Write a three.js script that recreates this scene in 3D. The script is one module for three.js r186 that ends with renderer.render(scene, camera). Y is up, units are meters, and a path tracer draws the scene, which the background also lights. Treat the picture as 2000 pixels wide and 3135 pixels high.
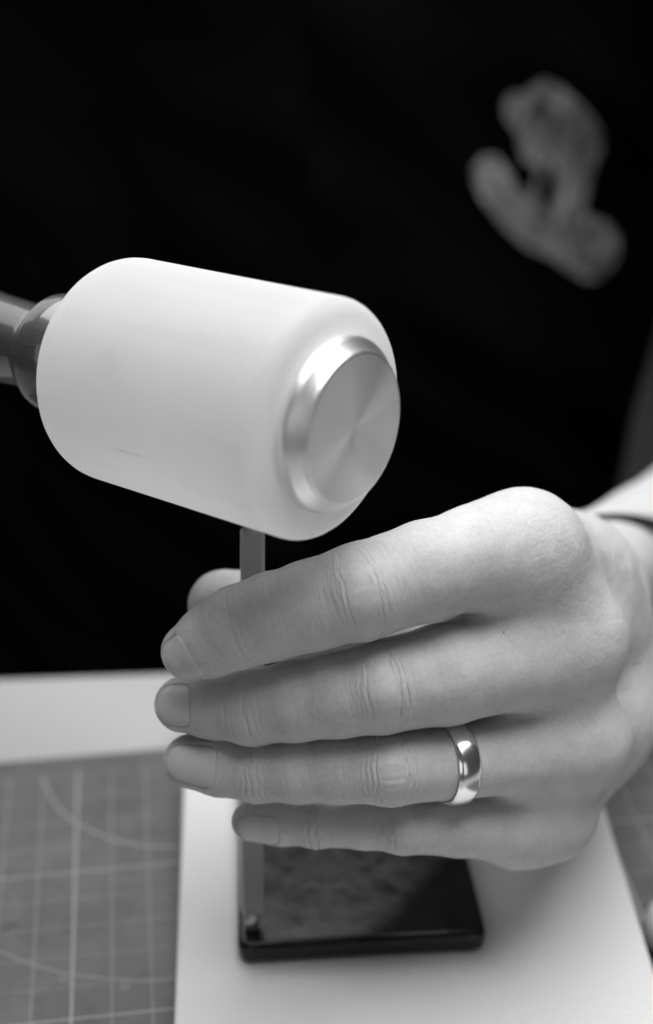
import * as THREE from 'three';
import { RoundedBoxGeometry } from 'three/addons/geometries/RoundedBoxGeometry.js';
import { mergeGeometries } from 'three/addons/utils/BufferGeometryUtils.js';
import { RectAreaLightUniformsLib } from 'three/addons/lights/RectAreaLightUniformsLib.js';
import { createNoise3D } from 'simplex-noise';

// ---------------------------------------------------------------- camera
const W = 2000, H = 3135, F = 4400;               // photograph size and focal length in its pixels
const PITCH = 31 * Math.PI / 180, CAM_H = 289;    // mm above the cutting mat
const scene = new THREE.Scene();
const camera = new THREE.PerspectiveCamera(2 * Math.atan(H / 2 / F) * 180 / Math.PI, 653 / 1024, 0.02, 20);
camera.position.set(0, CAM_H / 1000, 0);
camera.rotation.set(-PITCH, 0, 0);
camera.focus = 0.307;
camera.userData.fStop = 5.5;
scene.add(camera);

// ---------------------------------------------------------------- light and exposure
RectAreaLightUniformsLib.init();
scene.background = new THREE.Color().setRGB(0.04, 0.04, 0.04);
function panel(w, h, intensity, from, to) {
  const l = new THREE.RectAreaLight(0xffffff, intensity, w, h);
  l.position.set(...from); l.lookAt(...to); scene.add(l);
  return l;
}
panel(1.05, 1.0, 6.0, [0.14, 1.15, -0.47], [0.0, 0.1, -0.3]).name = 'ceiling_lamp';
panel(1.1, 1.0, 1.5, [-0.62, 0.8, -1.05], [-0.05, 0.05, -0.3]).name = 'window_daylight';
for (const [w, h, i, x, y, z] of [[0.4, 0.6, 0.85, -0.3, 0.6, 0.85], [0.35, 0.6, 0.7, 0.45, 0.5, 0.75]]) panel(w, h, i, [x, y, z], [0, 0.1, -0.3]).name = 'far_window_daylight';
const renderer = new THREE.WebGLRenderer({ antialias: true });
renderer.toneMapping = THREE.LinearToneMapping;
renderer.toneMappingExposure = 1.2;
renderer.shadowMap.enabled = true;

// ---------------------------------------------------------------- helpers
const sP = Math.sin(PITCH), cP = Math.cos(PITCH);
// a pixel of the photograph (2000 wide) at a given depth in mm -> millimetres right, up and deep of the lens
const px = (x, y, z) => [(x - W / 2) / F * z, -(y - H / 2) / F * z, z];
const D = 2000 / 1536;
const dp = (x, y, z) => px(x * D, y * D, z);        // the same from the 1536 wide view of it
const world = ([x, y, z]) => new THREE.Vector3(x / 1000, (CAM_H + y * cP - z * sP) / 1000, (-z * cP - y * sP) / 1000);
const onLevel = (x, y, h) => {                      // where a pixel's ray meets the level h mm above the mat
  const [a, b] = px(x, y, 1);
  const t = (CAM_H - h) / (sP - b * cP);
  return world([a * t, b * t, t]);
};
let seed = 7;
const rnd = () => { seed = (seed * 1664525 + 1013904223) >>> 0; return seed / 4294967296; };
const noise = createNoise3D(rnd);
const grey = (v) => new THREE.Color().setRGB(v, v, v);
const mat = (v, roughness, more = {}) => new THREE.MeshPhysicalMaterial({ color: grey(v), roughness, ...more });
function mesh(name, g, m, parent) {
  const o = new THREE.Mesh(g, m); o.name = name; o.castShadow = o.receiveShadow = true; parent.add(o); return o;
}
function thing(name, label, category) {
  const o = new THREE.Group(); o.name = name; o.userData = { label, category }; scene.add(o); return o;
}
function noiseTexture(n, f, repeat = 1, opts = {}) {   // grey noise, several octaves, tiling not needed
  const d = new Uint8Array(n * n * 4), { oct = 4, lo = 0, hi = 255, sx = 1, sy = 1 } = opts;
  for (let j = 0; j < n; j++) for (let i = 0; i < n; i++) {
    let s = 0, a = 0.5, q = f;
    for (let o = 0; o < oct; o++) { s += a * noise(i / n * q * sx, j / n * q * sy, o * 7.3 + f); a *= 0.55; q *= 2.1; }
    const v = Math.max(0, Math.min(255, lo + (hi - lo) * (0.5 + 0.6 * s)));
    d.set([v, v, v, 255], (j * n + i) * 4);
  }
  const t = new THREE.DataTexture(d, n, n); t.wrapS = t.wrapT = THREE.MirroredRepeatWrapping; t.magFilter = THREE.LinearFilter;
  t.repeat.set(repeat, repeat); t.needsUpdate = true; return t;
}

// ---------------------------------------------------------------- the black backdrop behind the person
{
  const b = mesh('backdrop', new THREE.BoxGeometry(3.4, 2.4, 0.05), mat(0.004, 0.95, { specularIntensity: 0.1 }), scene);
  b.position.set(0, 0.4, -1.75); b.userData = { kind: 'structure', label: 'plain black backdrop behind the person', category: 'backdrop' };
}

// ---------------------------------------------------------------- the work table
const tEdgeL = onLevel(0, 2069, -3), tEdgeR = onLevel(500, 2052, -3);
{
  const t = thing('work_table', 'pale smooth work table showing as a strip beyond the cutting mat', 'table');
  const a = Math.atan2(-(tEdgeR.z - tEdgeL.z), tEdgeR.x - tEdgeL.x);
  t.position.set(tEdgeL.x, -0.003, tEdgeL.z); t.rotation.y = a;
  const tm = mat(0.33, 0.5, { bumpMap: noiseTexture(256, 20, 3), bumpScale: 0.0002 });
  const top = mesh('table_top', new RoundedBoxGeometry(1.4, 0.028, 0.75, 4, 0.003), tm, t); top.position.set(0.12, -0.0141, 0.375);
  for (const [x, z] of [[-0.5, 0.06], [0.74, 0.06], [-0.5, 0.69], [0.74, 0.69]]) {
    const l = mesh('leg', new RoundedBoxGeometry(0.05, 0.7, 0.05, 3, 0.004), tm, t); l.position.set(x, -0.3785, z);
  }
}

// ---------------------------------------------------------------- the cutting mat
{
  const o = thing('cutting_mat', 'grey cutting mat printed with a pale grid and arcs', 'cutting mat');
  const TURN = 7.4 * Math.PI / 180, far = onLevel(0, 2335, 0), far2 = onLevel(495, 2292, 0);
  const L = 0.36, B = 0.26, N = 2048, k = N / L, NB = Math.round(B * k);
  // u runs right along a printed row, v towards the camera; the origin is on the thick line where it meets the far edge
  const org = onLevel(218, 3131, 0), U = new THREE.Vector3(Math.cos(TURN), 0, -Math.sin(TURN)), V = new THREE.Vector3(Math.sin(TURN), 0, Math.cos(TURN));
  const uv = (p) => { const d = p.clone().sub(org); return [d.dot(U), d.dot(V)]; };
  const v0 = (uv(far)[1] + uv(far2)[1]) / 2, u0 = -0.112;
  const c = document.createElement('canvas'); c.width = N; c.height = NB;
  const g = c.getContext('2d');
  g.fillStyle = '#4e4e4e'; g.fillRect(0, 0, N, NB);
  for (let i = 0; i < 2600; i++) {                     // rubbed and stained patches, cuts
    const r = 4 + rnd() ** 3 * 70, s = rnd() < 0.5 ? 48 : 100;
    g.fillStyle = `rgba(${s},${s},${s},${0.08 + 0.12 * rnd()})`;
    g.beginPath(); g.ellipse(rnd() * N, rnd() * NB, r, r * (0.2 + rnd() * 0.6), rnd() * 6.3, 0, 6.3); g.fill();
  }
  const X = (u) => (u - u0) * k, Y = (v) => (v - v0) * k;
  const line = (a, b, w, col) => { g.strokeStyle = col; g.lineWidth = w * k; g.beginPath(); g.moveTo(...a); g.lineTo(...b); g.stroke(); };
  for (let i = -12; i < 30; i++) line([X(i * 0.01), Y(v0 + 0.007)], [X(i * 0.01), NB], i % 5 ? 0.00036 : 0.00062, i % 5 ? '#7a7a7a' : '#909090');
  const row0 = uv(onLevel(218, 3120, 0))[1];
  for (let j = -18; j < 20; j++) { const y = row0 + j * 0.01; if (y > v0 + 0.006) line([0, Y(y)], [N, Y(y)], j % 5 ? 0.0003 : 0.00045, j % 5 ? '#6e6e6e' : '#8a8a8a'); }
  const toSrc = ([x, y]) => [x * 0.4714, 2000 + y * 0.4714];
  for (const [pts, w] of [[[[275, 800], [350, 960], [470, 1085], [700, 1195], [900, 1245], [1160, 1255], [1500, 1210], [1900, 1090]], 0.0008],
    [[[-200, 1830], [0, 1935], [215, 2020], [465, 2085], [725, 2115], [980, 2127], [1135, 2115], [1500, 2060]], 0.00045]]) {
    const q = pts.map((p) => uv(onLevel(...toSrc(p), 0))).map(([u, v]) => new THREE.Vector3(X(u), Y(v), 0));
    g.strokeStyle = '#7a7a7a'; g.lineWidth = w * k; g.beginPath();
    new THREE.CatmullRomCurve3(q).getPoints(120).forEach((p, i) => (i ? g.lineTo(p.x, p.y) : g.moveTo(p.x, p.y))); g.stroke();
  }
  const put = (s, p, size, turn) => { const [u, v] = uv(onLevel(...toSrc(p), 0)); g.save(); g.translate(X(u), Y(v)); g.rotate(turn); g.fillStyle = '#808080'; g.font = `${size * k}px sans-serif`; g.textAlign = 'center'; g.textBaseline = 'middle'; g.fillText(s, 0, 0); g.restore(); };
  put('20', [415, 2115], 0.0024, Math.PI + 0.25); put('44', [815, 2168], 0.0024, Math.PI + 0.05);
  for (let i = 0; i < 160; i++) {                      // knife cuts
    const x = rnd() * N, y = rnd() * NB, a = rnd() * 6.3, l = 20 + rnd() * 160; g.strokeStyle = rnd() < 0.5 ? 'rgba(60,60,60,.5)' : 'rgba(130,130,130,.35)'; g.lineWidth = 1 + rnd();
    g.beginPath(); g.moveTo(x, y); g.lineTo(x + Math.cos(a) * l, y + Math.sin(a) * l); g.stroke();
  }
  for (const [x, y, r] of [[60, 1770, 26], [95, 1760, 18], [30, 1800, 20]]) {
    const [u, v] = uv(onLevel(...toSrc([x, y]), 0)); g.fillStyle = 'rgba(40,40,40,.5)'; g.beginPath(); g.ellipse(X(u), Y(v), r * 0.4, r * 0.2, 0.4, 0, 6.3); g.fill();
  }
  const t = new THREE.CanvasTexture(c); t.colorSpace = THREE.SRGBColorSpace; t.magFilter = THREE.LinearFilter;
  const m = mat(1, 0.5, { map: t, specularIntensity: 1, bumpMap: noiseTexture(256, 60, 6), bumpScale: 0.00006 });
  const side = mat(0.08, 0.6);
  const geo = new THREE.BoxGeometry(L, 0.003, B);
  const b = new THREE.Mesh(geo, [side, side, m, side, side, side]); b.name = 'mat_sheet'; b.castShadow = b.receiveShadow = true; o.add(b);
  const mid = org.clone().addScaledVector(U, u0 + L / 2).addScaledVector(V, v0 + B / 2);
  o.position.set(mid.x, 0, mid.z); o.rotation.y = TURN; b.position.y = -0.0015;
}

// ---------------------------------------------------------------- a flat piece with rounded corners, from its outline on a level
function slabFrom(corners, y0, y1, radius, bevel, crown = 0) {
  const s = new THREE.Shape(), n = corners.length;
  corners.forEach((p, i) => {
    const a = corners[(i + n - 1) % n], b = corners[(i + 1) % n];
    const ta = a.clone().sub(p).normalize().multiplyScalar(radius).add(p), tb = b.clone().sub(p).normalize().multiplyScalar(radius).add(p);
    i ? s.lineTo(ta.x, -ta.z) : s.moveTo(ta.x, -ta.z);
    s.quadraticCurveTo(p.x, -p.z, tb.x, -tb.z);
  });
  const g = new THREE.ExtrudeGeometry(s, { depth: y1 - y0 - 2 * bevel, bevelEnabled: true, bevelThickness: bevel, bevelSize: bevel, bevelOffset: -bevel, bevelSegments: 6, curveSegments: 10 });
  g.rotateX(-Math.PI / 2); g.translate(0, y0 + bevel, 0);
  return g;
}
const BOARD = 13, SLAB = 19.5;
{
  const o = thing('cutting_board', 'thick white plastic cutting board lying on the cutting mat', 'cutting board');
  const a = onLevel(560, 2428, BOARD), b = onLevel(532, 3135, BOARD), c = onLevel(1867, 2517, BOARD), d = onLevel(1957, 2812, BOARD);
  const run = (p, q, z) => p.clone().lerp(q, (z - p.z) / (q.z - p.z));
  const corners = [run(a, b, -0.352), run(a, b, -0.12), run(c, d, -0.12), run(c, d, -0.352)];
  const g = slabFrom(corners, 0.0002, BOARD / 1000, 0.004, 0.0012);
  mesh('board', g, mat(0.58, 0.42, { bumpMap: noiseTexture(512, 40, 12), bumpScale: 0.00012 }), o);
}
{
  const o = thing('leather_slab', 'glossy black slab with rounded corners lying on the white cutting board', 'slab');
  const fl = onLevel(726, 2902, SLAB), fr = onLevel(1496, 2862, SLAB), br = onLevel(1436, 2624, SLAB), bl = onLevel(729, 2600, SLAB);
  const up = (p, q, f) => p.clone().lerp(q, f);
  const g = slabFrom([up(bl, fl, -1.2), fl, fr, up(br, fr, -1.2)], BOARD / 1000 + 0.0003, SLAB / 1000, 0.004, 0.002);
  mesh('slab', g, mat(0.004, 0.55, { roughnessMap: noiseTexture(512, 9, 14, { lo: 60, hi: 150 }), specularIntensity: 0.75, bumpMap: noiseTexture(512, 5, 6), bumpScale: 0.0001 }), o);
}

// ---------------------------------------------------------------- the punch
const punchTop = dp(594, 1215, 318.5), punchBottom = px(770, 2815, 351.5);
const pA = world(punchTop), pB = world(punchBottom);
{
  const o = thing('hole_punch', 'slim square steel punch held upright by the hand on the black slab', 'punch');
  const len = pA.distanceTo(pB);
  o.position.copy(pB); o.position.y = SLAB / 1000;
  const top = pA.clone().sub(o.position); o.quaternion.setFromUnitVectors(new THREE.Vector3(0, 1, 0), top.clone().normalize());
  const steel = new THREE.MeshPhysicalMaterial({ color: grey(0.5), metalness: 1, roughness: 0.34, bumpMap: noiseTexture(256, 30, 2, { sx: 6, sy: 0.8 }), bumpScale: 0.0003 });
  const s = mesh('shaft', new RoundedBoxGeometry(0.0053, len - 0.005, 0.0053, 5, 0.0011), steel, o); s.position.y = 0.005 + (len - 0.005) / 2; s.rotation.y = 0.12;
  const t = new THREE.LatheGeometry([[0, 0.0002], [0.0016, 0.0002], [0.0018, 0.0025], [0.0026, 0.0055], [0, 0.0056]].map(([x, y]) => new THREE.Vector2(x, y)), 32);
  mesh('tip', t, new THREE.MeshPhysicalMaterial({ color: grey(0.42), metalness: 1, roughness: 0.42 }), o);
}

// ---------------------------------------------------------------- the mallet
{
  const o = thing('mallet', 'white cylindrical mallet with steel end cap and dark wooden handle above the fist', 'mallet');
  const mL = world(dp(245, 857, 318)), mR = world(dp(755, 988, 284));
  const ax = mR.clone().sub(mL), len = ax.length();
  o.position.copy(mL); o.quaternion.setFromUnitVectors(new THREE.Vector3(0, 1, 0), ax.normalize());
  const mc = document.createElement('canvas'); mc.width = 1024; mc.height = 512; const mg = mc.getContext('2d');
  mg.fillStyle = '#f4f4f4'; mg.fillRect(0, 0, 1024, 512);
  for (let i = 0; i < 40; i++) { const a = rnd() * 6.3, l = 3 + rnd() * 14, x = rnd() * 1024, y = rnd() * 512, v = 150 + rnd() * 60; mg.strokeStyle = `rgba(${v},${v},${v},${0.04 + 0.08 * rnd()})`; mg.lineWidth = 0.6 + rnd() * 1.6; mg.beginPath(); mg.moveTo(x, y); mg.lineTo(x + Math.cos(a) * l, y + Math.sin(a) * l * 0.5); mg.stroke(); }
  for (let i = 0; i < 500; i++) { const v = 150 + rnd() * 80, q = 1 + rnd() ** 4 * 34; mg.fillStyle = `rgba(${v},${v},${v},${q > 8 ? 0.03 : 0.22})`; mg.beginPath(); mg.ellipse(rnd() * 1024, rnd() * 512, q, q * (0.3 + 0.5 * rnd()), rnd() * 3, 0, 6.3); mg.fill(); }
  const mtex = new THREE.CanvasTexture(mc); mtex.colorSpace = THREE.SRGBColorSpace; mtex.magFilter = THREE.LinearFilter;
  const R = 0.0246, poly = mat(1, 0.9, { map: mtex, transmission: 0.68, thickness: 0, clearcoat: 0.35, clearcoatRoughness: 0.35, specularIntensity: 0.3, bumpMap: mtex, bumpScale: 0.00012 });
  const arc = (cx, cy, r, a0, a1, n = 8) => Array.from({ length: n + 1 }, (_, i) => { const a = (a0 + (a1 - a0) * i / n) * Math.PI / 180; return [cx + r * Math.cos(a), cy + r * Math.sin(a)]; });
  const lathe = (pts, n = 96) => new THREE.LatheGeometry(pts.map(([x, y]) => new THREE.Vector2(Math.max(x, 0), y)), n);
  const e0 = 0.0008, e1 = len + 0.003;
  mesh('head', lathe([[0.004, e0], ...arc(R - 0.0075, e0 + 0.0075, 0.0075, -90, 0), ...arc(R - 0.0038, e1 - 0.0038, 0.0038, 0, 90), [0.004, e1]], 128), poly, o);
  const capM = new THREE.MeshPhysicalMaterial({ color: grey(0.86), metalness: 1, roughness: 0.38 });
  const cap = mesh('end_cap', lathe([[0.002, e1 - 0.002], [0.0172, e1 - 0.002], [0.0179, e1 + 0.0003], [0.0179, e1 + 0.001], ...arc(0.0157, e1 + 0.0014, 0.0022, 0, 45, 6), [0.0155, e1 + 0.0046], ...arc(0.0147, e1 + 0.0047, 0.0009, 20, 90, 5)], 128), capM, o);
  // the turned face: concentric tool marks, so polar uv and an anisotropic gloss
  const ring = new THREE.BufferGeometry(), P = [], UVs = [], I = [], n = 128, m = 10;
  for (let j = 0; j <= m; j++) for (let i = 0; i <= n; i++) {
    const a = i / n * Math.PI * 2, r = 0.0001 + 0.0147 * j / m; P.push(r * Math.cos(a), e1 + 0.0056 - 0.0003 * (1 - j / m), r * Math.sin(a)); UVs.push(i / n, j / m);
    if (j < m && i < n) { const q = j * (n + 1) + i; I.push(q, q + 1, q + n + 1, q + 1, q + n + 2, q + n + 1); }
  }
  ring.setAttribute('position', new THREE.Float32BufferAttribute(P, 3)); ring.setAttribute('uv', new THREE.Float32BufferAttribute(UVs, 2)); ring.setIndex(I); ring.computeVertexNormals();
  mesh('turned_face', ring, new THREE.MeshPhysicalMaterial({ color: grey(0.75), metalness: 1, roughness: 0.3, anisotropy: 0.9 }), cap);
  const wc = document.createElement('canvas'); wc.width = 512; wc.height = 512; const g = wc.getContext('2d');
  g.fillStyle = '#3a3a3a'; g.fillRect(0, 0, 512, 512);
  for (let i = 0; i < 1500; i++) { const s = rnd() < 0.55 ? 26 : 66; g.strokeStyle = `rgba(${s},${s},${s},${0.12 + 0.2 * rnd()})`; g.lineWidth = 0.5 + rnd() * 2; const x = rnd() * 512, y = rnd() * 512, l = 30 + rnd() * 120; g.beginPath(); g.moveTo(x, y); g.bezierCurveTo(x + 4 * rnd(), y + l / 3, x - 4 * rnd(), y + l * 0.6, x + 3 * rnd(), y + l); g.stroke(); }
  const wt = new THREE.CanvasTexture(wc); wt.colorSpace = THREE.SRGBColorSpace; wt.magFilter = THREE.LinearFilter;
  const wood = new THREE.MeshPhysicalMaterial({ map: wt, roughness: 0.42, bumpMap: wt, bumpScale: 0.0002, clearcoat: 1, clearcoatRoughness: 0.1 });
  const hh = mesh('handle', lathe([[0, -0.13], ...arc(0.008, -0.122, 0.008, -90, 0, 6), [0.0155, -0.105], [0.016, -0.085], [0.0142, -0.065], [0.0117, -0.048], [0.0104, -0.036], [0.0099, -0.0265], [0.0098, -0.0205], [0.0103, -0.0178], [0.0115, -0.0158], [0.0131, -0.0148], [0.0134, -0.0144], [0.0136, -0.0135], [0.0137, -0.003], [0, -0.003]], 72), wood, o); hh.position.y = -0.0004;
}

// ---------------------------------------------------------------- the person: hand, arm
const person = thing('person', 'person in a black shirt gripping the steel punch, back of hand turned outward', 'person');
const up3 = [0, cP, -sP];                                              // "up" in lens coordinates
const lens = (x, h, dist) => [x, (dist * sP - (CAM_H - h) * cP), dist * cP + (CAM_H - h) * sP];   // from metres-like place: right, height, distance ahead (mm)
// chains: display pixel x, y, depth, radius in display pixels
const rr = (r, z) => r * D * z / F;
const chain = (list) => list.map(([x, y, z, r]) => ({ p: dp(x, y, z), r: rr(r, z) }));
const fingers = [
  chain([[449, 1531, 312, 70], [495, 1508, 310, 84], [560, 1475, 308, 97], [640, 1450, 307, 102], [735, 1423, 306, 106], [845, 1392, 305, 114], [1000, 1343, 309, 117], [1120, 1310, 314, 121], [1228, 1289, 321, 121]]),
  chain([[430, 1656, 323, 66], [500, 1659, 321, 76], [595, 1663, 318, 88], [700, 1647, 315, 95], [800, 1632, 313, 101], [897, 1615, 312, 109], [1050, 1584, 316, 119], [1200, 1552, 322, 118], [1340, 1505, 330, 104]]),
  chain([[448, 1790, 326, 64], [520, 1800, 325, 71], [605, 1813, 323, 72], [700, 1812, 320, 74], [800, 1810, 318, 77], [918, 1808, 316, 85], [1075, 1792, 321, 86], [1200, 1773, 328, 94], [1362, 1742, 336, 88]]),
  chain([[591, 1931, 331, 47], [660, 1936, 330, 50], [745, 1940, 328, 51], [855, 1942, 326, 53], [950, 1946, 324, 60], [1080, 1945, 329, 68], [1200, 1946, 337, 82], [1300, 1915, 345, 83]]),
  chain([[528, 1424, 338, 86], [600, 1440, 338, 92], [700, 1458, 341, 95], [800, 1466, 346, 95], [1000, 1475, 358, 104], [1130, 1490, 368, 118]]),
];
const wrR = { p: dp(1338, 1420, 386), r: 18 }, wrU = { p: dp(1356, 1560, 383), r: 18 };
const elbow = dp(1838, 1120, 600), shoulder = lens(206, 300, 600), armAt = dp(1375, 1388, 392), armUp = dp(1365, 1368, 392);
const wrist = [0, 1, 2].map((i) => (wrR.p[i] + wrU.p[i]) / 2);
const mixp = (a, b, t) => a.map((v, i) => v + (b[i] - v) * t);
const N = (p, r) => ({ p, r });
const palm = [
  [N(dp(1228, 1291, 321), rr(116, 321)), N(dp(1325, 1375, 362), 17.3)], [N(dp(1325, 1375, 362), 17.3), wrR],
  [N(dp(1338, 1505, 330), rr(94, 330)), N(dp(1365, 1490, 370), 15.5)], [N(dp(1365, 1490, 370), 15.5), wrR],
  [N(dp(1362, 1742, 336), rr(80, 336)), N(dp(1388, 1640, 372), 14.5)], [N(dp(1388, 1640, 372), 14.5), wrU],
  [N(dp(1290, 1925, 345), rr(82, 345)), N(dp(1380, 1700, 368), 14.5)], [N(dp(1380, 1700, 368), 14.5), wrU],
  [N(dp(1215, 1955, 341), rr(76, 341)), N(dp(1320, 1760, 366), 13)],
  [N(dp(1130, 1490, 368), rr(112, 368)), N(dp(1290, 1480, 384), 17)], [N(dp(1290, 1480, 384), 17), wrR],
  [N(dp(1215, 1560, 348), 9), N(dp(1300, 1560, 372), 14)], [N(dp(1230, 1760, 352), 9), N(dp(1310, 1680, 372), 13)],
  [N(dp(1238, 1312, 322.5), 12.2), N(dp(1330, 1480, 331), 11.2)], [N(dp(1190, 1345, 321.5), 9.8), N(dp(1245, 1500, 327), 10)],
  [N(dp(1336, 1520, 332), 9.2), N(dp(1362, 1720, 338), 7.8)], [N(dp(1285, 1560, 330), 9.4), N(dp(1305, 1720, 335.5), 8.2)],
  [N(dp(1358, 1752, 338), 7.6), N(dp(1295, 1905, 345), 7.8)], [N(dp(1270, 1770, 334), 7.5), N(dp(1240, 1890, 340), 7.8)],
  [N(dp(900, 1500, 331), 5), N(dp(1180, 1440, 333), 8)], [N(dp(960, 1710, 333), 5), N(dp(1270, 1650, 338), 8)], [N(dp(1000, 1885, 337), 5), N(dp(1240, 1850, 342), 7)],
  [N(dp(1382, 1512, 335), 5.2), N(dp(1390, 1505, 345), 5.5)], [N(dp(1396, 1740, 341), 4.9), N(dp(1402, 1728, 350), 5.2)],
  [wrR, wrU],
  [N(armUp, 13), N(mixp(armUp, elbow, 0.3), 15)], [N(mixp(armUp, elbow, 0.3), 15), N(mixp(armUp, elbow, 0.7), 24)], [N(mixp(armUp, elbow, 0.7), 24), N(elbow, 31)],
  [N(mixp(wrist, armUp, 0.3), 15), N(mixp(armUp, elbow, 0.08), 11.5)],
  [N(elbow, 34), N(mixp(elbow, shoulder, 0.35), 42)], [N(mixp(elbow, shoulder, 0.35), 43), N(mixp(elbow, shoulder, 0.75), 45)],
];
const bones = [];
const addBone = (a, b, g) => { const v = b.p.map((q, i) => q - a.p[i]); bones.push({ a: a.p, v, l2: v[0] ** 2 + v[1] ** 2 + v[2] ** 2, ra: a.r, dr: b.r - a.r, g }); };
fingers.forEach((f, g) => { for (let i = 0; i + 1 < f.length; i++) addBone(f[i], f[i + 1], g); });
const armFrom = palm.length - 6;
palm.forEach(([a, b], i) => addBone(a, b, i >= armFrom ? 6 : 5));
const smin = (a, b, k) => { const h = Math.max(k - Math.abs(a - b), 0) / k; return Math.min(a, b) - h * h * k * 0.25; };
const KG = [1.6, 1.6, 1.6, 1.6, 2.5, 8, 9], KP = [7, 7, 7, 6, 10];
const dg = new Float64Array(7);
const boneDist = (b, x, y, z) => {
  const ax = x - b.a[0], ay = y - b.a[1], az = z - b.a[2];
  let t = (ax * b.v[0] + ay * b.v[1] + az * b.v[2]) / b.l2; t = t < 0 ? 0 : t > 1 ? 1 : t;
  const qx = ax - t * b.v[0], qy = ay - t * b.v[1], qz = az - t * b.v[2];
  return Math.sqrt(qx * qx + qy * qy + qz * qz) - b.ra - t * b.dr;
};
function sdf(x, y, z, list = bones) {
  dg.fill(1e3);
  for (const b of list) { const d = boneDist(b, x, y, z), g = b.g; dg[g] = dg[g] > 500 ? d : smin(dg[g], d, KG[g]); }
  if (dg[6] < 500) dg[5] = dg[5] < 500 ? smin(dg[5], dg[6], 4) : dg[6];
  let d = dg[5];
  for (let g = 0; g < 5; g++) if (dg[g] < 500) { const G = dg[5] < 500 ? smin(dg[g], dg[5], KP[g]) : dg[g]; d = smin(d, G, 0.6); }
  return d;
}
// a grid that is fine over the fingers and coarser towards the arm
const axisOf = (from, to, step) => { const a = [from]; while (a[a.length - 1] < to) a.push(a[a.length - 1] + step(a[a.length - 1])); return a; };
const FINE = 0.34, FINE_X = 0.2;
const gx = axisOf(-48, 235, (v) => (v < 55 ? FINE_X : Math.min(2.5, FINE_X + (v - 55) * 0.03)));
const gy = axisOf(-92, 190, (v) => (v < 34 ? FINE : Math.min(2.5, FINE + (v - 34) * 0.05)));
const gz = axisOf(288, 640, (v) => (v < 348 ? FINE : Math.min(2.5, FINE + (v - 348) * 0.025)));
function surfaceNet() {
  const nx = gx.length - 1, ny = gy.length - 1, nz = gz.length - 1, B = 8, pos = [], nor = [], near = [], cell = new Map(), edges = [];
  const f = new Float64Array((B + 1) ** 3), S = B + 1;
  for (let bz = 0; bz < nz; bz += B) for (let by = 0; by < ny; by += B) for (let bx = 0; bx < nx; bx += B) {
    const ex = Math.min(bx + B, nx), ey = Math.min(by + B, ny), ez = Math.min(bz + B, nz);
    const cx = (gx[bx] + gx[ex]) / 2, cy = (gy[by] + gy[ey]) / 2, cz = (gz[bz] + gz[ez]) / 2;
    const rad = Math.hypot(gx[ex] - gx[bx], gy[ey] - gy[by], gz[ez] - gz[bz]) / 2;
    let best = 1e9; const bd = bones.map((b) => { const d = boneDist(b, cx, cy, cz); if (d < best) best = d; return d; });
    if (best > rad * 1.15 + 3.5) continue;
    if (Math.abs(sdf(cx, cy, cz)) > rad * 1.25 + 0.3) continue;
    const list = bones.filter((b, i) => bd[i] < best + 2.3 * rad + 10);
    for (let k = bz; k <= ez; k++) for (let j = by; j <= ey; j++) for (let i = bx; i <= ex; i++) f[((k - bz) * S + j - by) * S + i - bx] = sdf(gx[i], gy[j], gz[k], list);
    for (let k = bz; k < ez; k++) for (let j = by; j < ey; j++) for (let i = bx; i < ex; i++) {
      const q = ((k - bz) * S + j - by) * S + i - bx;
      let sx = 0, sy = 0, sz = 0, n = 0;
      for (let e = 0; e < 12; e++) {
        const axis = e >> 2, u = e & 1, v = (e >> 1) & 1;
        const o = axis === 0 ? [0, u, v] : axis === 1 ? [u, 0, v] : [u, v, 0];
        const a = q + (o[2] * S + o[1]) * S + o[0], b = a + (axis === 0 ? 1 : axis === 1 ? S : S * S), fa = f[a], fb = f[b];
        if ((fa < 0) === (fb < 0)) continue;
        const t = fa / (fa - fb), P = [gx[i + o[0]], gy[j + o[1]], gz[k + o[2]]];
        P[axis] += t * (axis === 0 ? gx[i + 1] - gx[i] : axis === 1 ? gy[j + 1] - gy[j] : gz[k + 1] - gz[k]);
        sx += P[0]; sy += P[1]; sz += P[2]; n++;
        if (!u && !v) edges.push(i, j, k, axis, fa < 0 ? 1 : 0);
      }
      if (n) {
        let x = sx / n, y = sy / n, z = sz / n; const q = grad(x, y, z, list), d = sdf(x, y, z, list); x -= q[0] * d; y -= q[1] * d; z -= q[2] * d;
        let best = -1, low = 1e3; for (let g = 0; g < 4; g++) if (dg[g] < low) { low = dg[g]; best = g; }
        cell.set((k * ny + j) * nx + i, pos.length / 3); pos.push(x, y, z); nor.push(...q); near.push(low < 1.5 && low < dg[4] ? best : -1);
      }
    }
  }
  const idx = [], id = (i, j, k) => cell.get((k * ny + j) * nx + i);
  for (let e = 0; e < edges.length; e += 5) {
    const [i, j, k, axis, inside] = [edges[e], edges[e + 1], edges[e + 2], edges[e + 3], edges[e + 4]];
    const [a, b, c, d] = axis === 0 ? [id(i, j - 1, k - 1), id(i, j, k - 1), id(i, j, k), id(i, j - 1, k)] : axis === 1 ? [id(i - 1, j, k - 1), id(i - 1, j, k), id(i, j, k), id(i, j, k - 1)] : [id(i - 1, j - 1, k), id(i, j - 1, k), id(i, j, k), id(i - 1, j, k)];
    if (a === undefined || b === undefined || c === undefined || d === undefined) continue;
    // lens coordinates are left-handed (z runs away), so the winding is turned
    inside ? idx.push(a, c, b, a, d, c) : idx.push(a, b, c, a, c, d);
  }
  return { pos, nor, near, idx };
}
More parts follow.
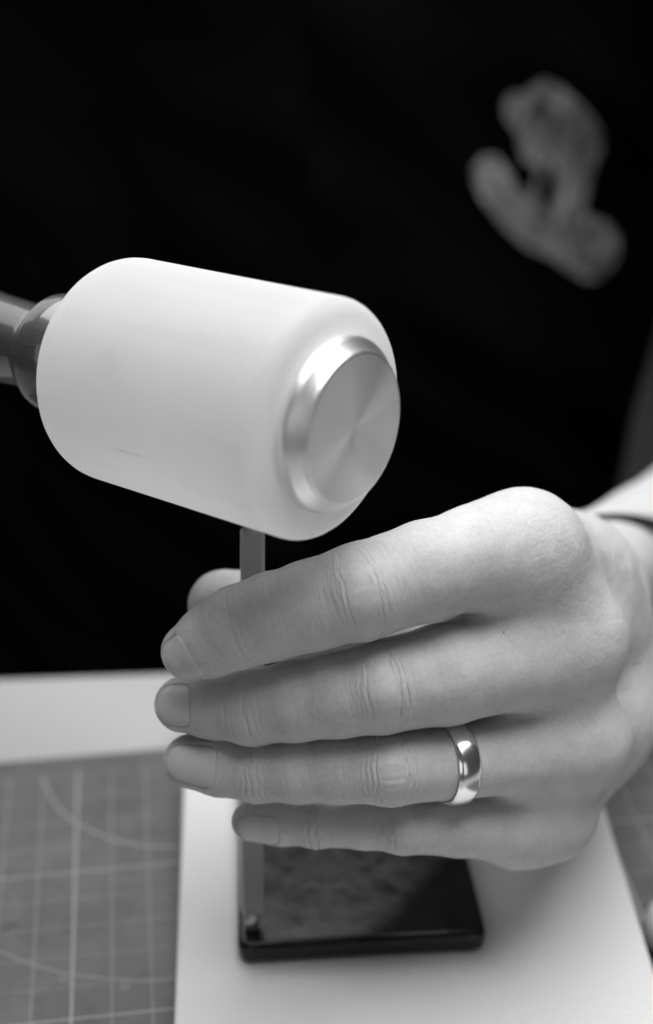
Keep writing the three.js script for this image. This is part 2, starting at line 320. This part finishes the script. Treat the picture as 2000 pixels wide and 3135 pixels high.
const grad = (x, y, z, m) => {
  const e = 0.05, gxx = sdf(x + e, y, z, m) - sdf(x - e, y, z, m), gyy = sdf(x, y + e, z, m) - sdf(x, y - e, z, m), gzz = sdf(x, y, z + e, m) - sdf(x, y, z - e, m), l = Math.hypot(gxx, gyy, gzz) || 1;
  return [gxx / l, gyy / l, gzz / l];
};

// finger coordinates: s = mm from the tip, phi = angle from the back of the finger, near = which finger
const lenOf = (v) => Math.hypot(...v), sub = (a, b) => a.map((q, i) => q - b[i]), dot = (a, b) => a[0] * b[0] + a[1] * b[1] + a[2] * b[2];
const crs = (a, b) => [a[1] * b[2] - a[2] * b[1], a[2] * b[0] - a[0] * b[2], a[0] * b[1] - a[1] * b[0]];
const unit = (a) => { const l = lenOf(a) || 1; return a.map((q) => q / l); };
const arcs = fingers.map((f) => { const a = [0]; for (let i = 1; i < f.length; i++) a.push(a[i - 1] + lenOf(sub(f[i].p, f[i - 1].p))); return a; });
const back = [[-0.05, -0.12, -1], [-0.1, 0.05, -1], [-0.1, 0.02, -1], [-0.05, -0.15, -1], [0, 0.3, 1]];
function fingerAt(p, g) {
  const f = fingers[g]; let best = 1e9, s = 0, ax = null, rad = null;
  for (let i = 0; i + 1 < f.length; i++) {
    const v = sub(f[i + 1].p, f[i].p), w = sub(p, f[i].p), l2 = dot(v, v), t = Math.max(0, Math.min(1, dot(w, v) / l2));
    const q = w.map((c, k) => c - t * v[k]), d = lenOf(q) - f[i].r - t * (f[i + 1].r - f[i].r);
    if (d < best) { best = d; const tt = i === 0 ? dot(w, v) / l2 : t; s = arcs[g][i] + tt * (arcs[g][i + 1] - arcs[g][i]); ax = unit(v); rad = q; }
  }
  const e1 = unit(sub(back[g], ax.map((c) => c * dot(ax, back[g])))), e2 = crs(ax, e1);
  return { d: best, s, phi: Math.atan2(dot(rad, e2), dot(rad, e1)) };
}
// where the joints of each finger lie (nodes of the chains) and the creases over them
const joints = [[5, 2], [5, 2], [5, 2], [4, 2]];
const creaseSets = joints.map(([pip, dip], g) => {
  const out = [], k = g === 3 ? 0.75 : 1;
  let o = -8.5 * k; while (o < 8.5 * k) { out.push({ s: arcs[g][pip] + o, o, c: 1, d: (0.16 + 0.25 * rnd() ** 1.5) * Math.exp(-((o / (6.5 * k)) ** 2)) * k, w: 0.17 + 0.12 * rnd(), e: rnd() * 50 }); o += (0.45 + 0.75 * rnd()) * k; }
  for (const q of [-1.8, 0.9, 2.4]) out.push({ s: arcs[g][pip] + q * k, o: q * k, c: 1, d: 0.42 * k * (g ? 1 : 0.6), w: 0.25, e: rnd() * 50 });
  o = -3.6; while (o < 4) { out.push({ s: arcs[g][dip] + o, o, c: 0.5, d: 0.12 + 0.26 * rnd() * Math.exp(-((o / 2.5) ** 2)), w: 0.22 + 0.1 * rnd(), e: rnd() * 50 }); o += 0.9 + 0.9 * rnd(); }
  for (const q of [-0.9, 0.9]) out.push({ s: arcs[g][dip] + q, o: q, c: 0.5, d: g ? 0.42 : 0.22, w: 0.27, e: rnd() * 50 });
  return out;
});
const nails = [                                    // s of base and free edge, half angle, direction of the nail's middle
  { g: 0, s0: 4.0, s1: -5.6, a: 0.9, c: -0.02 }, { g: 1, s0: 4.6, s1: -5.3, a: 0.82, c: 0.04 }, { g: 2, s0: 7.8, s1: -5.0, a: 0.8, c: 0.05 }, { g: 3, s0: 7.6, s1: -2.6, a: 0.8, c: -0.1 },
];
const nailIn = (n, s, phi) => {                      // below 1 inside the nail
  const u = ((s - (n.s0 + n.s1) / 2) / ((n.s0 - n.s1) / 2)), v = (phi - n.c) / n.a;
  return (Math.abs(u) ** 3.4 + Math.abs(v) ** 3.4) ** (1 / 3.4);
};
const worley = (x, y, z) => {
  const ix = Math.floor(x), iy = Math.floor(y), iz = Math.floor(z); let a = 9, b = 9;
  for (let k = -1; k < 2; k++) for (let j = -1; j < 2; j++) for (let i = -1; i < 2; i++) {
    const X = ix + i, Y = iy + j, Z = iz + k; let h = (Math.imul(X, 374761393) ^ Math.imul(Y, 668265263) ^ Math.imul(Z, 1274126177)) >>> 0;
    h = Math.imul(h ^ (h >>> 13), 1274126177) >>> 0; const r1 = (h & 1023) / 1023, r2 = ((h >>> 10) & 1023) / 1023, r3 = ((h >>> 20) & 1023) / 1023;
    const d = (X + r1 - x) ** 2 + (Y + r2 - y) ** 2 + (Z + r3 - z) ** 2; if (d < a) { b = a; a = d; } else if (d < b) b = d;
  }
  return Math.sqrt(b) - Math.sqrt(a);
};
function relief(p, g) {                                // mm along the normal, and how much of a crease there is
  let out = 0, w = 0;
  const [x, y, z] = p;
  const onFinger = g >= 0, F = onFinger ? fingerAt(p, g) : null;
  if (z < 360) {
    // fine lozenges of the skin everywhere, stronger on the back of the hand
    const hand = onFinger ? 0.5 : 1;
    const q = worley(x * 1.3 + noise(x * 0.3, y * 0.3, z * 0.3) * 0.6, y * 0.95, z * 0.95 + 3);
    out -= hand * 0.04 * Math.exp(-((q / 0.2) ** 2));
    out += 0.014 * noise(x * 1.3, y * 1.3, z * 1.3) + 0.07 * noise(x * 0.16, y * 0.16, z * 0.16);
    // long lines over the knuckle row
    for (let k = 0; k < 3; k++) { const a = 0.5 + k * 0.9, t = (x * Math.cos(a) + y * Math.sin(a)) * 0.4 + 1.2 * noise(x * 0.07, y * 0.07, z * 0.07 + k * 9); out -= hand * 0.05 * Math.exp(-(((t - Math.round(t)) / 0.07) ** 2)) * (0.5 + 0.5 * noise(x * 0.2, y * 0.2, k)); }
  }
  if (onFinger) {
    const { s, phi } = F, ap = Math.abs(phi);
    const side = ap < 1.0 ? 1 : Math.max(0, 1 - (ap - 1.0) / 0.8);
    for (const c of creaseSets[g]) {
      const at = c.s - c.c * c.o * 0.13 * phi * phi + 0.45 * noise(phi * 1.5, c.e, 0) + 0.12 * noise(phi * 6, c.e, 5);
      const d = s - at; if (Math.abs(d) > 1.2) continue;
      const gap = 0.65 + 0.5 * noise(phi * 2.2, c.e, 9);
      const m = c.d * side * Math.max(0.15, Math.min(1, gap));
      out -= m * Math.exp(-((d / c.w) ** 2)) - 0.35 * m * Math.exp(-((d / (c.w * 3)) ** 2));
      w = Math.max(w, m * 3 * Math.exp(-((d / c.w) ** 2)));
    }
    // faint cross lines along the finger
    out -= 0.06 * side * Math.max(0, noise(s * 1.4, phi * 1.1 + g * 20, 3));
    // swelling of the middle knuckle
    const pip = arcs[g][joints[g][0]], dd = (s - pip) / (g === 3 ? 5 : 6.5);
    out += (g === 3 ? 0.4 : 0.6) * Math.exp(-dd * dd - (phi / 0.7) ** 2);
    // nail bed: sunk under the nail, a raised fold around its root and sides
    const n = nails[g], r = nailIn(n, s, phi);
    if (s < n.s0 + 3 && ap < 2.2) {
      const root = s > n.s1 + 2 ? 1 : 0.2;
      out += r < 1 ? -0.32 : 0.14 * root * Math.exp(-(((r - 1.1) / 0.12) ** 2)) - 0.07 * Math.exp(-(((r - 1.02) / 0.04) ** 2));
    }
  }
  return [out, w];
}
console.log('net');
const net = surfaceNet();
{
  const n = net.pos.length / 3, P = new Float32Array(n * 3), C = new Float32Array(n * 3);
  for (let i = 0; i < n; i++) {
    const x = net.pos[3 * i], y = net.pos[3 * i + 1], z = net.pos[3 * i + 2], g = net.nor.slice(3 * i, 3 * i + 3);
    let k = 0, w = 0;
    if (z < 385) [k, w] = relief([x, y, z], net.near[i]);
    world([x + g[0] * k, y + g[1] * k, z + g[2] * k]).toArray(P, 3 * i);
    const c = 0.51 * (1 + 0.05 * noise(x * 0.12, y * 0.12, z * 0.12) + 0.04 * noise(x * 0.5, y * 0.5, z * 0.5) + 0.05 * noise(x * 1.6, y * 1.6, z * 1.6) + 0.05 * noise(x * 3, y * 3, z * 3));
    const mole = noise(x * 0.35 + 40, y * 0.35, z * 0.35) > 0.9 ? 0.9 : 1;
    C[3 * i] = C[3 * i + 1] = C[3 * i + 2] = c * mole;
  }
  const geo = new THREE.BufferGeometry();
  geo.setAttribute('position', new THREE.BufferAttribute(P, 3)); geo.setAttribute('color', new THREE.BufferAttribute(C, 3)); geo.setIndex(net.idx); geo.computeVertexNormals();
  console.log('hand vertices', n, 'triangles', net.idx.length / 3);
  const skin = new THREE.MeshPhysicalMaterial({ vertexColors: true, roughness: 0.52, specularIntensity: 0.55 });
  const body = mesh('body', geo, skin, person);
  // nails
  const nailM = mat(0.56, 0.26, { specularIntensity: 0.7 });
  for (const q of nails) {
    const f = fingers[q.g], nu = 26, nv = 26, V = [], I = [];
    const v = sub(f[1].p, f[0].p), l = lenOf(v), ax = unit(v), e1 = unit(sub(back[q.g], ax.map((c) => c * dot(ax, back[q.g])))), e2 = crs(ax, e1);
    for (let j = 0; j <= nv; j++) for (let i = 0; i <= nu; i++) {
      let a = i / nu * 2 - 1, b = j / nv * 2 - 1;
      const m = Math.max(Math.abs(a), Math.abs(b)), e = m / ((Math.abs(a) ** 3.4 + Math.abs(b) ** 3.4) ** (1 / 3.4) || 1);
      a *= e; b *= e;
      const s = (q.s0 + q.s1) / 2 + a * (q.s0 - q.s1) / 2, phi = q.c + b * q.a;
      // rays leave the finger's axis (the tip's centre beyond the first node), spread a little so that the free edge follows the tip
      const t = Math.max(s, 0), lean = Math.min(0.97, Math.max(0, -s) / f[0].r), flat = Math.sqrt(1 - lean * lean);
      const base = f[0].p.map((c, k) => c + ax[k] * t), dir = unit(e1.map((c, k) => (c * Math.cos(phi) + e2[k] * Math.sin(phi)) * flat - ax[k] * lean));
      let h = 2; for (let it = 0; it < 24; it++) h -= 0.8 * sdf(...base.map((c, k) => c + dir[k] * h));
      const rim = m > 0.97 ? -0.5 : m > 0.9 ? 0.02 : 0.07 + 0.05 * (1 - m);
      V.push(...world(base.map((c, k) => c + dir[k] * (h + rim))).toArray());
      if (i < nu && j < nv) { const r = j * (nu + 1) + i; I.push(r, r + 1, r + nu + 1, r + 1, r + nu + 2, r + nu + 1); }
    }
    const ng = new THREE.BufferGeometry(); ng.setAttribute('position', new THREE.Float32BufferAttribute(V, 3)); ng.setIndex(I); ng.computeVertexNormals();
    mesh('fingernail', ng, nailM, body);
  }
}

// ---------------------------------------------------------------- the ring
{
  const f = fingers[2], c = f[6], ax = unit(sub(mixp(f[7].p, f[6].p, 0.3), f[5].p));
  const r = c.r + 0.15, half = 2.7, prof = [];
  for (let i = 0; i <= 12; i++) { const a = -1 + 2 * i / 12; prof.push(new THREE.Vector2(r + 0.35 + 0.85 * Math.sqrt(Math.max(0, 1 - a * a * 0.96)), a * half)); }
  for (let i = 0; i <= 6; i++) prof.push(new THREE.Vector2(r, half - 2 * half * i / 6));
  prof.push(prof[0].clone());
  const g = new THREE.LatheGeometry(prof.map((p) => p.multiplyScalar(0.001)), 96);
  const o = thing('ring', 'polished plain metal ring worn on the finger beside the smallest one', 'ring');
  const a0 = world(c.p), a1 = world(c.p.map((q, i) => q + ax[i]));
  const along = a1.sub(a0).normalize();
  o.position.copy(a0).addScaledVector(along, -0.0012); o.quaternion.setFromUnitVectors(new THREE.Vector3(0, 1, 0), along);
  mesh('band', g, new THREE.MeshPhysicalMaterial({ color: grey(0.9), metalness: 1, roughness: 0.2 }), o);
}

// ---------------------------------------------------------------- shirt, sleeve and its print
const torsoAt = (a, h) => {                         // a: angle round the body from the front, h: height in mm
  const t = (h + 350) / 750, wide = 215 + 35 * t, deep = 105 + 25 * t;
  const fold = 7 * Math.sin(a * 9 + h * 0.021 + 2 * noise(a * 1.5, h * 0.004, 1)) * (0.5 + 0.5 * noise(a * 2, h * 0.006, 4)) + 5 * noise(a * 3 + h * 0.012, h * 0.01, 8);
  const close = h > 330 ? Math.sqrt(Math.max(0.02, 1 - ((h - 330) / 75) ** 2)) : 1;
  return [(wide + fold) * Math.sin(a) * close - 8, h, -(730 + 0.06 * h) + (deep + fold) * Math.cos(a) * close];
};
{
  const na = 180, nh = 120, V = [], I = [];
  for (let j = 0; j <= nh; j++) for (let i = 0; i <= na; i++) {
    V.push(...torsoAt(i / na * Math.PI * 2, -350 + 754 * j / nh).map((v) => v / 1000));
    if (i < na && j < nh) { const q = j * (na + 1) + i; I.push(q, q + 1, q + na + 1, q + 1, q + na + 2, q + na + 1); }
  }
  const g = new THREE.BufferGeometry(); g.setAttribute('position', new THREE.Float32BufferAttribute(V, 3)); g.setIndex(I); g.computeVertexNormals();
  const cloth = mat(0.003, 0.95, { specularIntensity: 0.08 });
  const shirt = mesh('shirt', g, cloth, person);
  // short sleeve
  const S = [], J = [], ns = 20, nr = 48, e = world(mixp(elbow, shoulder, -0.06)).multiplyScalar(1000), s = world(shoulder).multiplyScalar(1000), dir = s.clone().sub(e).normalize();
  const ux = new THREE.Vector3(1, 0, 0).addScaledVector(dir, -dir.x).normalize(), uz = dir.clone().cross(ux);
  for (let j = 0; j <= ns; j++) for (let i = 0; i <= nr; i++) {
    const a = i / nr * 6.2832, t = j / ns, r = 58 + 9 * Math.exp(-t * 8) + 2 * Math.sin(a * 5 + t * 9) + 3 * noise(Math.cos(a), Math.sin(a), t * 4);
    const p = e.clone().lerp(s, t).addScaledVector(ux, r * Math.cos(a)).addScaledVector(uz, r * Math.sin(a)); S.push(p.x / 1000, p.y / 1000, p.z / 1000);
    if (i < nr && j < ns) { const q = j * (nr + 1) + i; J.push(q, q + nr + 1, q + 1, q + 1, q + nr + 1, q + nr + 2); }
  }
  const sg = new THREE.BufferGeometry(); sg.setAttribute('position', new THREE.Float32BufferAttribute(S, 3)); sg.setIndex(J); sg.computeVertexNormals();
  mesh('sleeve', sg, mat(0.07, 0.95, { specularIntensity: 0.2 }), person).userData.label = 'charcoal grey sleeve';
  // pale cuff pushed up the forearm, its edge running slantwise round the wrist
  {
    const C = [], K = [], nc = 28, nr2 = 72, c0 = new THREE.Vector3(...armAt), c1 = new THREE.Vector3(...elbow), cd = c1.clone().sub(c0).normalize();
    const ct = new THREE.Vector3(-0.45, 0.9, 0).addScaledVector(cd, 0.45 * cd.x - 0.9 * cd.y).normalize(), cs = cd.clone().cross(ct);
    const armR = (t) => (t < 0.3 ? 16 + 2.5 * t / 0.3 : t < 0.7 ? 18.5 + 8.5 * (t - 0.3) / 0.4 : 27 + 6 * (t - 0.7) / 0.3);
    for (let j = 0; j <= nc; j++) for (let i = 0; i <= nr2; i++) {
      const a = i / nr2 * 6.2832, from = 0.05 + 0.26 * (1 - Math.cos(a)) / 2, in_ = j < 4, q = in_ ? (4 - j) / 4 : (j - 4) / (nc - 4);
      const t = in_ ? from + 0.06 * q : from + (0.8 - from) * q;
      const rad = armR(t) + (in_ ? 1.6 - 0.6 * q : 2.4 + 1.2 * Math.sin(Math.min(1, q * 14) * 3.14) + 1.1 * noise(Math.cos(a) * 1.4, Math.sin(a) * 1.4, t * 9) * Math.min(1, q * 6));
      const p = c0.clone().lerp(c1, t).addScaledVector(ct, rad * Math.cos(a)).addScaledVector(cs, rad * Math.sin(a));
      C.push(...world(p.toArray()).toArray());
      if (i < nr2 && j < nc) { const v = j * (nr2 + 1) + i; K.push(v, v + 1, v + nr2 + 1, v + 1, v + nr2 + 2, v + nr2 + 1); }
    }
    const cg = new THREE.BufferGeometry(); cg.setAttribute('position', new THREE.Float32BufferAttribute(C, 3)); cg.setIndex(K); cg.computeVertexNormals();
    mesh('cuff', cg, mat(0.5, 0.95, { specularIntensity: 0.2 }), person).userData.label = 'pale cloth cuff round the wrist';
  }
  // the pale emblem, pressed flat on the cloth: outline read off the photograph
  const crop = ([x, y]) => [1300 + x * 0.6228, 100 + y * 0.6228];
  const outline = [[590, 225], [690, 275], [790, 370], [870, 480], [880, 560], [845, 640], [815, 720], [800, 800], [785, 890], [890, 925], [950, 990], [955, 1080], [915, 1160], [850, 1215], [780, 1215], [720, 1175], [620, 1110], [500, 1055], [420, 985], [340, 895], [275, 805], [240, 720], [240, 655], [290, 605], [350, 605], [395, 650], [440, 730], [490, 790], [525, 800], [545, 720], [560, 665], [490, 635], [465, 560], [455, 490], [405, 430], [385, 350], [420, 300], [500, 290], [540, 250]];
  const oval = (x, y, a, b, tilt, n = 14) => Array.from({ length: n }, (_, i) => { const t = -i / n * 6.2832, c = Math.cos(tilt), d = Math.sin(tilt), u = a * Math.cos(t), v = b * Math.sin(t); return [x + u * c - v * d, y + u * d + v * c]; });
  const holes = [oval(600, 760, 42, 120, 0.12), oval(570, 380, 34, 55, 0.1), oval(650, 455, 22, 32, 0)];
  const hit = ([x, y]) => {                        // where the ray of a pixel meets the chest
    const [a, b] = px(x, y, 1); let lo = 300, hi = 900;
    for (let it = 0; it < 40; it++) {
      const m = (lo + hi) / 2, p = world([a * m, b * m, m]).multiplyScalar(1000);
      let ang = Math.asin(Math.max(-1, Math.min(1, (p.x + 8) / 200))); for (let k = 0; k < 6; k++) ang += ((p.x) - torsoAt(ang, p.y)[0]) / 220;
      p.z > torsoAt(ang, p.y)[2] + 1.5 ? (lo = m) : (hi = m);
    }
    return world([a * lo, b * lo, lo]);
  };
  const to2 = (l) => l.map((p) => new THREE.Vector2(...crop(p)));
  const shape = new THREE.Shape(to2(outline)); shape.holes = holes.map((h) => new THREE.Path(to2(h)));
  let eg = new THREE.ShapeGeometry(shape).toNonIndexed();
  const split = (p) => { const q = []; for (let i = 0; i < p.length; i += 3) { const [a, b, c] = [p[i], p[i + 1], p[i + 2]], ab = a.clone().lerp(b, 0.5), bc = b.clone().lerp(c, 0.5), ca = c.clone().lerp(a, 0.5); q.push(a, ab, ca, ab, b, bc, ca, bc, c, ab, bc, ca); } return q; };
  let tri = []; for (let i = 0; i < eg.attributes.position.count; i++) tri.push(new THREE.Vector2().fromBufferAttribute(eg.attributes.position, i));
  tri = split(split(split(tri)));
  const E = [], EC = []; for (const p of tri) { E.push(...hit([p.x, p.y]).toArray()); const v = 0.34 + 0.36 * noise(p.x / 34, p.y / 34, 2) + 0.3 * noise(p.x / 14, p.y / 14, 6); EC.push(v, v, v); }
  const em = new THREE.BufferGeometry(); em.setAttribute('position', new THREE.Float32BufferAttribute(E, 3)); em.setAttribute('color', new THREE.Float32BufferAttribute(EC.map((v) => Math.max(0.06, v)), 3)); em.computeVertexNormals();
  mesh('emblem', em, mat(1, 0.9, { vertexColors: true }), shirt);
}

// ---------------------------------------------------------------- the tool lying by the board
{
  const o = thing('tool_handle', 'pale rounded tool handle lying on the mat against the white board', 'tool');
  const p = onLevel(1978, 2800, 9); o.position.set(p.x, 0, p.z); o.rotation.y = -0.5;
  const g = new THREE.LatheGeometry([[0, 0], [0.004, 0.0004], [0.0072, 0.003], [0.0084, 0.008], [0.0078, 0.014], [0.0058, 0.022], [0.006, 0.034], [0.0074, 0.05], [0.007, 0.07], [0, 0.0705]].map(([x, y]) => new THREE.Vector2(x, y)), 40);
  const h = mesh('handle', g, mat(0.5, 0.45), o); h.rotation.z = -Math.PI / 2; h.position.y = 0.0085;
}
renderer.render(scene, camera);
